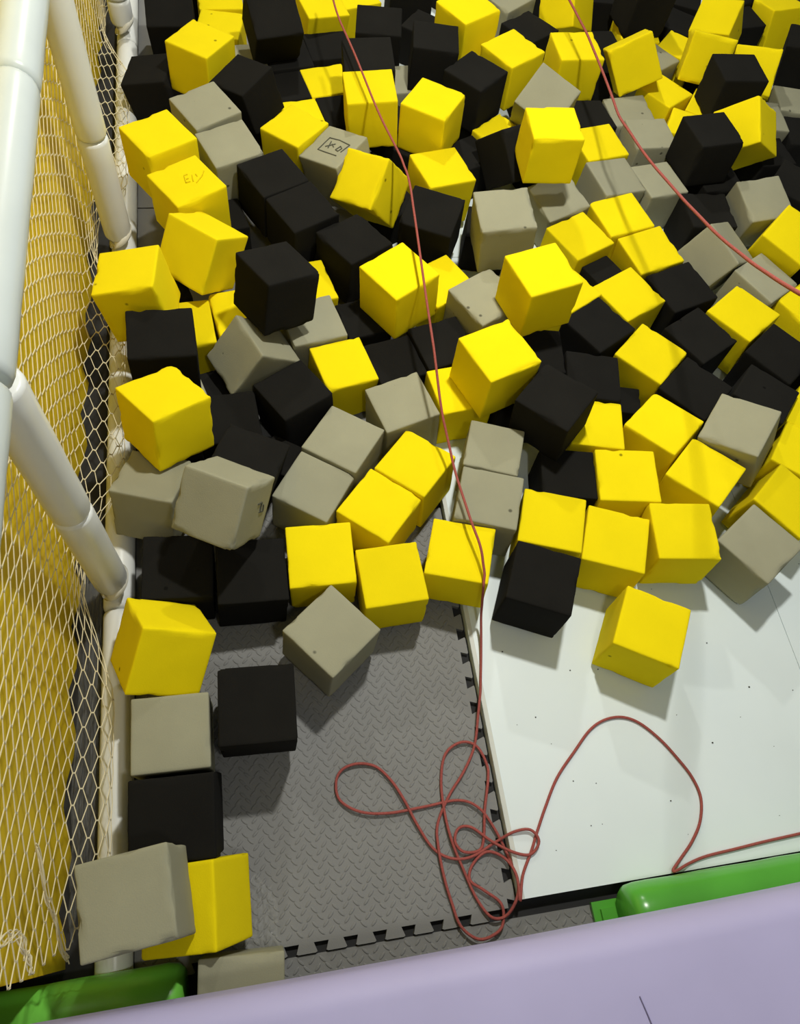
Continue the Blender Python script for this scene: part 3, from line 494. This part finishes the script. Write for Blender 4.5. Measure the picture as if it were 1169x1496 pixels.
('g1', 'g', (-0.6909, 0.9266, 0.1328), (0.9751, -0.155, 0.0101, -0.158), (0.1414, 0.1399, 0.1411), 'grey foam cube, nearest grey one to the left of the tipped pale grey cube'),
('g2', 'g', (-0.5283, 0.8222, 0.283), (0.8794, -0.3963, 0.0649, -0.2558), (0.1413, 0.1418, 0.1396), 'pale grey foam cube tipped forward with small marks on its right side'),
('g3', 'k', (-0.6453, 0.7444, 0.0787), (0.695, -0.0228, 0.0249, -0.7182), (0.1477, 0.1492, 0.1481), 'black foam cube, nearest black one straight behind the tipped yellow cube at the net'),
('g4', 'k', (-0.4893, 0.7187, 0.0801), (0.7071, -0.0185, 0.027, -0.7063), (0.1481, 0.1512, 0.1492), 'black foam cube, nearest black one straight in front of the tipped pale grey cube'),
('g5', 'y', (-0.6748, 0.568, 0.1485), (0.6928, -0.4312, -0.1036, -0.5687), (0.1469, 0.1507, 0.1452), 'yellow foam cube tipped against the net below the white post foot'),
('i1', 'y', (0.4361, 0.8654, 0.1041), (0.6398, 0.0177, -0.0485, -0.7668), (0.148, 0.1481, 0.1481), 'yellow foam cube, nearest yellow one in front and right of the tall black cube'),
('i2', 'y', (0.2153, 0.7602, 0.1053), (0.5699, 0.0028, -0.0504, -0.8202), (0.1481, 0.1489, 0.1488), 'yellow foam cube, nearest yellow one straight behind the black cube on the white panel'),
('i3', 'y', (0.3569, 0.7018, 0.1016), (0.5556, 0.0064, -0.0316, -0.8308), (0.1489, 0.1482, 0.1489), 'yellow foam cube, nearest behind and right of the black cube on the white panel'),
('i4', 'y', (0.5226, 0.6997, 0.1209), (0.6558, 0.0155, -0.0348, -0.754), (0.1476, 0.148, 0.1483), 'yellow foam cube, nearest to the left of the grey cube on the white panel'),
('i5', 'g', (0.7057, 0.6553, 0.1122), (0.8812, 0.0087, -0.0256, -0.4719), (0.1488, 0.151, 0.1502), 'grey foam cube on the white panel at the right end of the heap'),
('i6', 'y', (0.3749, 0.4848, 0.1072), (0.5004, 0.0006, -0.0164, -0.8657), (0.1494, 0.1504, 0.1502), 'yellow foam cube alone on the white floor panel, nearest the front edge'),
('i7', 'k', (0.152, 0.6202, 0.1178), (0.5441, -0.0019, -0.0097, -0.839), (0.1471, 0.1494, 0.1486), 'black foam cube lying alone on the white panel below the yellow row'),
('j1', 'k', (-0.4921, 0.4172, 0.1343), (0.696, 0.0046, 0.0239, -0.7176), (0.1505, 0.1495, 0.15), 'black foam cube alone on the grey mat at the left'),
('j2', 'g', (-0.6616, 0.3938, 0.0958), (0.702, 0.0132, 0.0403, -0.7109), (0.1441, 0.1484, 0.1472), 'grey foam cube, nearest grey one to the left of the black cube on the mat'),
('j3', 'k', (-0.6558, 0.24, 0.1111), (0.6965, 0.0542, 0.0474, -0.7139), (0.1495, 0.1561, 0.1516), 'black foam cube, nearest black one behind and right of the pitted grey cube'),
('j4', 'g', (-0.7046, 0.1028, 0.2515), (0.7401, 0.0327, -0.0238, -0.6713), (0.1446, 0.1487, 0.1467), 'large pitted grey foam cube leaning at the front left over a yellow one'),
('j5', 'y', (-0.6254, 0.0863, 0.1014), (0.6861, 0.1648, -0.1065, -0.7006), (0.147, 0.1474, 0.1474), 'yellow foam cube wedged beside the pitted grey cube at the front left'),
('j6', 'g', (-0.5536, -0.0761, 0.0771), (0.6837, -0.0045, 0.0184, -0.7295), (0.1442, 0.1492, 0.1469), 'grey foam cube half hidden under the lavender pad edge'),
('z0', 'k', (-0.1445, 1.4403, 0.0613), (0.1104, 0.0005, -0.0014, -0.9939), (0.1234, 0.1233, 0.1227), 'black filler cube, nearest in front and left of the yellow cube under the cord'),  # z cubes: black fillers added low in the heap to darken its gaps
('z1', 'k', (-0.4985, 1.8259, 0.0638), (0.6249, -0.0141, 0.0004, 0.7806), (0.1233, 0.1232, 0.1229), 'black filler cube, nearest black one behind and right of the dented leaning yellow cube'),
('z2', 'k', (0.265, 1.747, 0.0861), (0.7933, 0.0, -0.0, 0.6089), (0.1304, 0.1304, 0.1302), 'black filler cube, nearest in front and left of the grey cube with one hole'),
('z3', 'k', (0.051, 2.2434, 0.0793), (0.9391, -0.0005, -0.0, 0.3435), (0.1163, 0.1162, 0.1165), 'black filler cube, nearest black one straight behind the torn yellow cube at the knot'),
('z4', 'k', (0.8775, 2.6572, 0.0824), (0.9992, 0.0, -0.0002, 0.0392), (0.123, 0.1229, 0.1228), 'black filler cube, nearest black one to the left of the ragged yellow cube'),
('z5', 'k', (0.0075, 1.8764, 0.0745), (0.9697, 0.0069, -0.018, 0.2434), (0.1114, 0.1117, 0.1113), 'black filler cube, nearest in front and right of the torn yellow cube at the knot'),
('z7', 'k', (0.3105, 2.2922, 0.0768), (0.9974, 0.0002, -0.0007, -0.0724), (0.1126, 0.1126, 0.1118), 'black filler cube, second nearest black one straight behind the grey cube with one hole'),
('z8', 'k', (1.3155, 2.0636, 0.086), (0.9992, 0.0, 0.0, 0.0411), (0.1301, 0.1301, 0.1299), 'black filler cube, nearest black one straight in front of the tilted yellow cube behind'),
('z9', 'k', (0.2234, 1.1401, 0.084), (0.9978, 0.0002, -0.0, -0.0666), (0.1262, 0.1262, 0.1259), 'black filler cube, nearest black one straight in front of the high yellow cube'),
('z10', 'k', (0.2337, 2.7159, 0.0861), (0.9478, 0.0, 0.0, -0.3189), (0.1304, 0.1304, 0.1302), 'black filler cube, second nearest black one behind and right of the stamped grey cube'),
('z11', 'k', (-0.5315, 3.0054, 0.0752), (0.9899, -0.0, -0.0, 0.1417), (0.1357, 0.1357, 0.1357), 'black filler cube, nearest black one straight behind the speckled yellow cube'),
('z13', 'k', (0.5179, 2.0291, 0.086), (0.9913, 0.0, 0.0, 0.1314), (0.1301, 0.1301, 0.1299), 'black filler cube, nearest black one behind and right of the grey cube with one hole'),
('z14', 'k', (-0.3989, 1.032, 0.0571), (0.8777, -0.007, 0.0176, 0.4788), (0.0945, 0.0946, 0.095), 'black filler cube, nearest black one straight behind the cornerwise grey cube'),
('z15', 'k', (1.573, 2.9964, 0.0858), (0.971, -0.0, -0.0, 0.2393), (0.1298, 0.1298, 0.1296), 'black filler cube, second nearest black one behind and right of the ragged yellow cube'),
('z16', 'k', (-0.6686, 1.5607, 0.0705), (0.9895, -0.0053, -0.0048, 0.1443), (0.1288, 0.1289, 0.1289), 'black filler cube, nearest black one straight in front of the dented leaning yellow cube'),
('z17', 'k', (-0.5352, 1.2628, 0.0506), (0.9868, -0.0353, 0.018, 0.1571), (0.0924, 0.0931, 0.0924), 'black filler cube, nearest in front and left of the grey cube on its edge'),
('z18', 'k', (0.7585, 3.0524, 0.0861), (0.9207, 0.0, 0.0, 0.3903), (0.1304, 0.1304, 0.1302), 'black filler cube, fourth nearest black one to the left of the ragged yellow cube'),
('z19', 'k', (1.5034, 2.8196, 0.0861), (0.9956, 0.0, 0.0, 0.0935), (0.1304, 0.1304, 0.1302), 'black filler cube, nearest black one behind and right of the ragged yellow cube'),
('z20', 'k', (1.2747, 2.534, 0.0822), (0.9117, -0.0003, -0.0001, 0.4109), (0.1226, 0.1224, 0.1224), 'black filler cube, nearest black one straight in front of the ragged yellow cube'),
('z21', 'k', (0.8244, 2.5292, 0.0835), (0.9992, 0.0, 0.0001, 0.0392), (0.1252, 0.1251, 0.1249), 'black filler cube, nearest black one behind and left of the dented black cube'),
('z22', 'k', (0.5586, 2.452, 0.0767), (0.9999, -0.0, -0.0013, 0.0108), (0.1123, 0.1124, 0.1116), 'black filler cube, second nearest black one to the left of the dented black cube'),
('z23', 'k', (-0.3823, 2.2947, 0.0565), (0.9953, 0.0008, -0.0199, 0.095), (0.1096, 0.1098, 0.1091), 'black filler cube, nearest black one behind and right of the yellow cube with pressed letters'),
('z24', 'k', (0.0954, 2.1082, 0.082), (0.8925, -0.0001, -0.0005, 0.451), (0.1226, 0.1226, 0.122), 'black filler cube, nearest behind and right of the torn yellow cube at the knot'),
('z25', 'k', (0.2641, 2.06, 0.0848), (0.9726, -0.0001, -0.0001, 0.2325), (0.1278, 0.1278, 0.1275), 'black filler cube, nearest black one behind and left of the grey cube with one hole'),
('z26', 'k', (1.1645, 1.1761, 0.0861), (0.8261, 0.0, 0.0, -0.5635), (0.1304, 0.1304, 0.1302), 'black filler cube, second nearest behind and right of the tilted grey cube at the right'),
('z27', 'k', (0.5327, 1.1374, 0.0647), (0.9944, 0.0168, 0.0025, -0.1038), (0.0829, 0.0834, 0.0838), 'black filler cube, nearest black one to the right of the tall black cube'),
('z28', 'k', (-0.6532, 1.0954, 0.0752), (0.999, -0.0001, 0.0004, 0.0446), (0.1356, 0.1356, 0.1356), 'black filler cube, nearest black one behind and left of the tipped pale grey cube'),
('z30', 'k', (0.3672, 3.1049, 0.0861), (0.9537, 0.0, 0.0, 0.3009), (0.1304, 0.1304, 0.1302), 'black filler cube, fourth nearest black one behind and left of the bright upright yellow cube'),
('z32', 'k', (0.5916, 1.5762, 0.0744), (0.9738, -0.0001, -0.0012, 0.2273), (0.1012, 0.1001, 0.1012), 'black filler cube, nearest in front and right of the grey cube with one hole'),
('z33', 'k', (1.329, 1.6446, 0.0861), (0.9936, 0.0, 0.0, 0.1132), (0.1304, 0.1304, 0.1302), 'black filler cube, nearest black one in front and right of the dented black cube')]
STAMPS = [['b12', 2, 1, [[[-0.0323, -0.0293, 0.0735], [-0.0317, 0.0273, 0.0735], [0.0039, 0.0292, 0.0735], [0.0454, 0.0229, 0.0735], [0.0395, -0.0127, 0.0735]], [[-0.0323, -0.0293, 0.0735], [-0.0091, -0.0303, 0.0735], [0.0364, -0.0309, 0.0735]], [[-0.0197, -0.0096, 0.0735], [0.0024, 0.0104, 0.0735]], [[-0.0167, 0.0152, 0.0735], [-0.0081, -0.012, 0.0735]], [[-0.0071, 0.0065, 0.0735], [0.0056, -0.0027, 0.0735]], [[0.0182, -0.01, 0.0735], [0.0234, 0.0083, 0.0735], [0.0328, 0.0015, 0.0735], [0.0286, -0.0128, 0.0735], [0.0182, -0.01, 0.0735]]]], ['a7', 2, 1, [[[-0.0174, 0.0138, 0.0755], [-0.0182, 0.0043, 0.0755], [0.0077, -0.006, 0.0755], [0.0095, 0.005, 0.0755]], [[-0.003, 0.0024, 0.0755], [-0.003, 0.0074, 0.0755]], [[-0.0085, 0.0224, 0.0755], [0.0134, 0.0125, 0.0755]], [[-0.0063, 0.0325, 0.0755], [0.0018, 0.0315, 0.0755]], [[-0.0058, 0.0569, 0.0755], [0.0076, 0.0437, 0.0755], [0.0225, 0.0165, 0.0755]]]], ['g2', 0, 1, [[[0.0707, 0.0073, 0.019], [0.0707, 0.0264, 0.0195], [0.0707, 0.0279, 0.0011]], [[0.0707, 0.0386, 0.0118], [0.0707, 0.0443, -0.0033], [0.0707, 0.0253, -0.0026]]]]]
NAMES = {'y': ('yellow', 'yellow foam cubes'), 'k': ('black', 'black foam cubes'), 'g': ('grey', 'grey foam cubes')}
def block_mesh(name, dim, seed, chip):
    n = 13; ts = [-1, -0.965, -0.90, -0.78, -0.6, -0.38, -0.13, 0.13, 0.38, 0.6, 0.78, 0.90, 0.965, 1]; n = len(ts)
    h = [d/2 for d in dim]; r = 0.0038; idx = {}; vs = []; fs = []
    so = Vector((seed*3.17, seed*1.31, seed*7.7))
    def vert(c):
        if c in idx: return idx[c]
        p = Vector([ts[c[k]]*h[k] for k in range(3)])
        q = Vector([max(-(h[k]-r), min(h[k]-r, p[k])) for k in range(3)])
        d = p-q
        if d.length > 1e-7: p = q+d.normalized()*r if sum(1 for k in range(3) if abs(d[k]) > 1e-6) > 1 else p
        ed = sorted([h[k]-abs(p[k]) for k in range(3)])[1]
        nd = Vector([p[k]/h[k] for k in range(3)]).normalized()
        wob = -abs(noise.noise(p*22+so))*0.0012-abs(noise.noise(p*60+so))*0.0005
        if ed < 0.006:
            c1 = noise.noise(p*34+so*2)
            if c1 > chip: wob -= min(0.005, (c1-chip)*0.02)
        p = p+nd*wob
        idx[c] = len(vs); vs.append(tuple(p)); return idx[c]
    for k in range(3):
        a, b = (k+1) % 3, (k+2) % 3
        for side in (0, n-1):
            for i in range(n-1):
                for j in range(n-1):
                    q = []
                    for (x, y) in ((i, j), (i+1, j), (i+1, j+1), (i, j+1)):
                        c = [0, 0, 0]; c[k] = side; c[a] = x; c[b] = y; q.append(vert(tuple(c)))
                    fs.append(tuple(q) if side else tuple(reversed(q)))
    return vs, fs
CHIP = {'c16': -0.1, 'b11': 0.1, 'd3': 0.15, 'j4': 0.15, 'c33': 0.15, 'e3': 0.1}
ROOT = {}
for n_, (k, c, loc, q, dim, label) in enumerate(CUBES):
    vs, fs = block_mesh('foam_cube', dim, n_+1, CHIP.get(k, 0.28))
    o = obj('foam_cube', vs, fs, M[c], None, True)
    o.location = loc; o.rotation_mode = 'QUATERNION'; o.rotation_quaternion = q
    tag(o, label, 'foam cube', NAMES[c][1]); ROOT[k] = o
for (k, ax, sg, lines) in STAMPS:
    m = MB()
    nrm = Vector((0, 0, 0)); nrm[ax] = sg
    for pl in lines:
        for a, b in zip(pl[:-1], pl[1:]):
            a, b = Vector(a), Vector(b); d = (b-a)
            if d.length < 1e-5: continue
            d.normalize(); s = d.cross(nrm)*0.0012; a = a-d*0.0006; b = b+d*0.0006
            n0 = len(m.v)
            for p in (a-s, a+s, b+s, b-s):
                m.v.append(tuple(p-nrm*0.001)); m.v.append(tuple(p+nrm*0.0016))
            m.f += [(n0+1, n0+3, n0+5, n0+7), (n0, n0+2, n0+3, n0+1), (n0+2, n0+4, n0+5, n0+3), (n0+4, n0+6, n0+7, n0+5), (n0+6, n0, n0+1, n0+7)]
    o = m.build('pressed_mark', M['ypress'] if k == 'a7' else M['ink'], ROOT[k])
# ------------------------------------------------------------------ cords
m = MB(); m.tube(spline([(-0.1269, 2.575, 0.3788), (-0.124, 2.52, 0.3659), (-0.1225, 2.4544, 0.3594), (-0.1146, 2.3767, 0.356), (-0.1001, 2.29, 0.3543), (-0.0867, 2.2019, 0.3551), (-0.073, 2.1033, 0.3536), (-0.0602, 2.0054, 0.354), (-0.0465, 1.9238, 0.353), (-0.031, 1.8591, 0.349), (-0.0159, 1.7958, 0.345), (-0.0111, 1.7621, 0.343), (-0.007, 1.7261, 0.3431), (-0.006, 1.6764, 0.3407), (-0.0082, 1.6128, 0.3366), (-0.0116, 1.5464, 0.3364), (-0.0149, 1.4588, 0.33), (-0.0188, 1.3719, 0.326), (-0.0212, 1.2987, 0.32), (-0.0215, 1.2394, 0.31), (-0.0217, 1.1813, 0.3), (-0.0216, 1.1225, 0.282), (-0.0215, 1.0645, 0.264), (-0.0191, 1.023, 0.248), (-0.0152, 0.9962, 0.2359), (-0.0117, 0.9686, 0.2252), (-0.009, 0.9393, 0.2174), (-0.0075, 0.9079, 0.2138), (-0.0041, 0.8665, 0.2122), (0.0013, 0.8161, 0.2119), (0.0056, 0.7653, 0.215), (0.0097, 0.7375, 0.215), (0.0137, 0.7102, 0.215), (0.0163, 0.6862, 0.21), (0.017, 0.6649, 0.2012), (0.0176, 0.6434, 0.1929), (0.0145, 0.6298, 0.1888), (0.0126, 0.6177, 0.1808), (0.0179, 0.6114, 0.1435), (0.0231, 0.6014, 0.102), (0.0252, 0.5873, 0.0701), (0.0243, 0.5558, 0.0453), (0.0202, 0.5209, 0.0319), (0.0142, 0.4872, 0.0269), (0.0074, 0.4561, 0.0262), (0.0006, 0.4253, 0.0262), (-0.0064, 0.4006, 0.0237), (-0.0133, 0.3762, 0.0212), (-0.0325, 0.3111, 0.009), (-0.0673, 0.2603, 0.0115), (-0.1061, 0.218, 0.0084), (-0.1404, 0.1659, 0.0067), (-0.1476, 0.1214, 0.0102), (-0.1455, 0.0626, 0.011), (-0.1374, 0.014, 0.0073), (-0.1268, -0.0292, 0.0075), (-0.0957, -0.0566, 0.0111), (-0.0571, -0.0512, 0.01), (-0.039, -0.0334, 0.0066), (-0.0379, -0.0009, 0.0086), (-0.0682, 0.0273, 0.0115), (-0.0931, 0.0501, 0.0087), (-0.0818, 0.0777, 0.0066), (-0.048, 0.0973, 0.0099), (-0.0129, 0.0798, 0.0112), (0.0001, 0.0455, 0.0286), (-0.0054, 0.0083, 0.0283), (-0.0297, -0.0232, 0.0109), (-0.062, -0.0229, 0.0103), (-0.0858, 0.0157, 0.0067), (-0.1027, 0.0709, 0.0083), (-0.1176, 0.127, 0.0115), (-0.1228, 0.1889, 0.0091), (-0.1181, 0.2516, 0.0065), (-0.0997, 0.303, 0.0095), (-0.0614, 0.3227, 0.0114), (-0.0276, 0.3106, 0.0079), (-0.012, 0.27, 0.0069), (-0.0166, 0.2375, 0.0107), (-0.0365, 0.1768, 0.0106), (-0.0489, 0.1226, 0.0069), (-0.0634, 0.1021, 0.0079), (-0.0969, 0.1042, 0.0114), (-0.1107, 0.1262, 0.0095), (-0.0985, 0.1499, 0.0065), (-0.0713, 0.1484, 0.0092), (-0.0335, 0.1151, 0.0115), (0.0038, 0.0878, 0.0293), (0.0385, 0.0789, 0.0278), (0.061, 0.1003, 0.0315), (0.048, 0.1247, 0.032), (0.0125, 0.126, 0.0282), (-0.0276, 0.112, 0.0076), (-0.0826, 0.0923, 0.0112), (-0.1257, 0.0961, 0.0098), (-0.1592, 0.1208, 0.0066), (-0.1845, 0.1694, 0.0088), (-0.2046, 0.2206, 0.0115), (-0.2258, 0.2631, 0.0086), (-0.2547, 0.2966, 0.0066), (-0.2928, 0.3075, 0.0101), (-0.3271, 0.3001, 0.0111), (-0.3434, 0.2764, 0.0074), (-0.3393, 0.2394, 0.0073), (-0.2995, 0.2105, 0.011), (-0.2407, 0.1999, 0.0102), (-0.1622, 0.2023, 0.0067), (-0.0886, 0.2051, 0.0084), (-0.0479, 0.1835, 0.0115), (-0.0223, 0.139, 0.0089), (-0.0048, 0.0863, 0.0065), (0.0001, 0.0359, 0.0308), (-0.0033, -0.0014, 0.0324), (0.0142, 0.0431, 0.0256), (0.0432, 0.0861, 0.0256), (0.0621, 0.1176, 0.0256), (0.0933, 0.1658, 0.0256), (0.1335, 0.2206, 0.0256), (0.1869, 0.2698, 0.0256), (0.2322, 0.3089, 0.0256), (0.2724, 0.3268, 0.0256), (0.3155, 0.3281, 0.0256), (0.3531, 0.3101, 0.0256), (0.3905, 0.2693, 0.0256), (0.4185, 0.2237, 0.0256), (0.4393, 0.1799, 0.0256), (0.4452, 0.1357, 0.0256), (0.4277, 0.0898, 0.0256), (0.3957, 0.053, 0.0256), (0.3587, 0.0238, 0.0256), (0.3304, 0.0059, 0.0376), (0.3399, 0.0045, 0.0376), (0.3752, 0.0129, 0.0256), (0.4186, 0.0209, 0.0256), (0.4889, 0.0252, 0.0256), (0.5604, 0.0297, 0.0256), (0.6463, 0.0335, 0.0256), (0.7139, 0.0378, 0.0256)], 6), 0.0031, 8)
r1 = m.build('cord', M['cord'], None, True)
tag(r1, 'red cord hanging over the heap and coiled on the grey mat', 'cord')
m = MB(); c0 = Vector(r1.data.vertices[0].co)
m = MB(); m.tube(spline([(0.6085, 2.6985, 0.382), (0.6262, 2.6311, 0.3687), (0.6385, 2.5523, 0.3621), (0.6452, 2.4726, 0.3613), (0.648, 2.3958, 0.364), (0.6494, 2.3186, 0.3683), (0.6471, 2.2351, 0.3711), (0.6429, 2.1505, 0.3761), (0.6364, 2.0639, 0.3827), (0.6277, 1.9759, 0.3906), (0.6177, 1.8886, 0.4002), (0.619, 1.8014, 0.414), (0.6173, 1.7138, 0.4305), (0.617, 1.6229, 0.451), (0.6168, 1.5286, 0.4763), (0.6111, 1.4329, 0.5064), (0.5973, 1.3433, 0.5439), (0.5781, 1.253, 0.5856), (0.5537, 1.1656, 0.6331), (0.5246, 1.0818, 0.6854), (0.4912, 0.9991, 0.74), (0.4599, 0.9346, 0.788), (0.427, 0.8722, 0.836), (0.396, 0.8191, 0.8791), (0.3614, 0.7694, 0.9231), (0.3205, 0.7163, 0.9723), (0.286, 0.6515, 1.0269), (0.2432, 0.5857, 1.086)], 6), 0.0036, 8)
tag(m.build('cord', M['cord'], None, True), 'red cord stretched in the air across the right of the heap', 'cord')
# ------------------------------------------------------------------ film and crumbs
def film(loc, su, sv, h, seed, label):
    n = 26; v_, f_ = [], []
    for i in range(n):
        for j in range(n):
            a, b = i/(n-1)-.5, j/(n-1)-.5
            z = abs(noise.noise((a*9+seed, b*9, seed)))*h+abs(noise.noise((a*22, b*22+seed, 1)))*h*.5
            v_.append((loc[0]+a*su*(1+.3*noise.noise((b*4, seed, 0))), loc[1]+b*sv*(1+.3*noise.noise((a*4, seed, 5))), loc[2]+z))
    for i in range(n-1):
        for j in range(n-1): f_.append((i*n+j, (i+1)*n+j, (i+1)*n+j+1, i*n+j+1))
    tag(obj('plastic_film', v_, f_, M['film']), label, 'plastic film', 'crumpled plastic film')
film((-0.535, 0.035, 0.003), 0.10, 0.15, 0.028, 3, 'crumpled clear plastic film on the grey mat beside the front grey cube')
film((-0.852, 0.45, -0.010), 0.05, 0.75, 0.030, 8, 'crumpled clear plastic film in the dark gap behind the net')
m = MB(); rnd = random.Random(7)
for _ in range(34):
    x, y = rnd.uniform(0.03, 1.1), rnd.uniform(0.03, 0.75); s = rnd.uniform(0.0007, 0.0018)
    m.box((x-s, y-s*rnd.uniform(.5, 1), HW), (x+s, y+s, HW+s))
tag(m.build('foam_crumbs', M['crumb']), 'tiny dark foam crumbs scattered on the white panel', 'crumbs', kind='stuff')
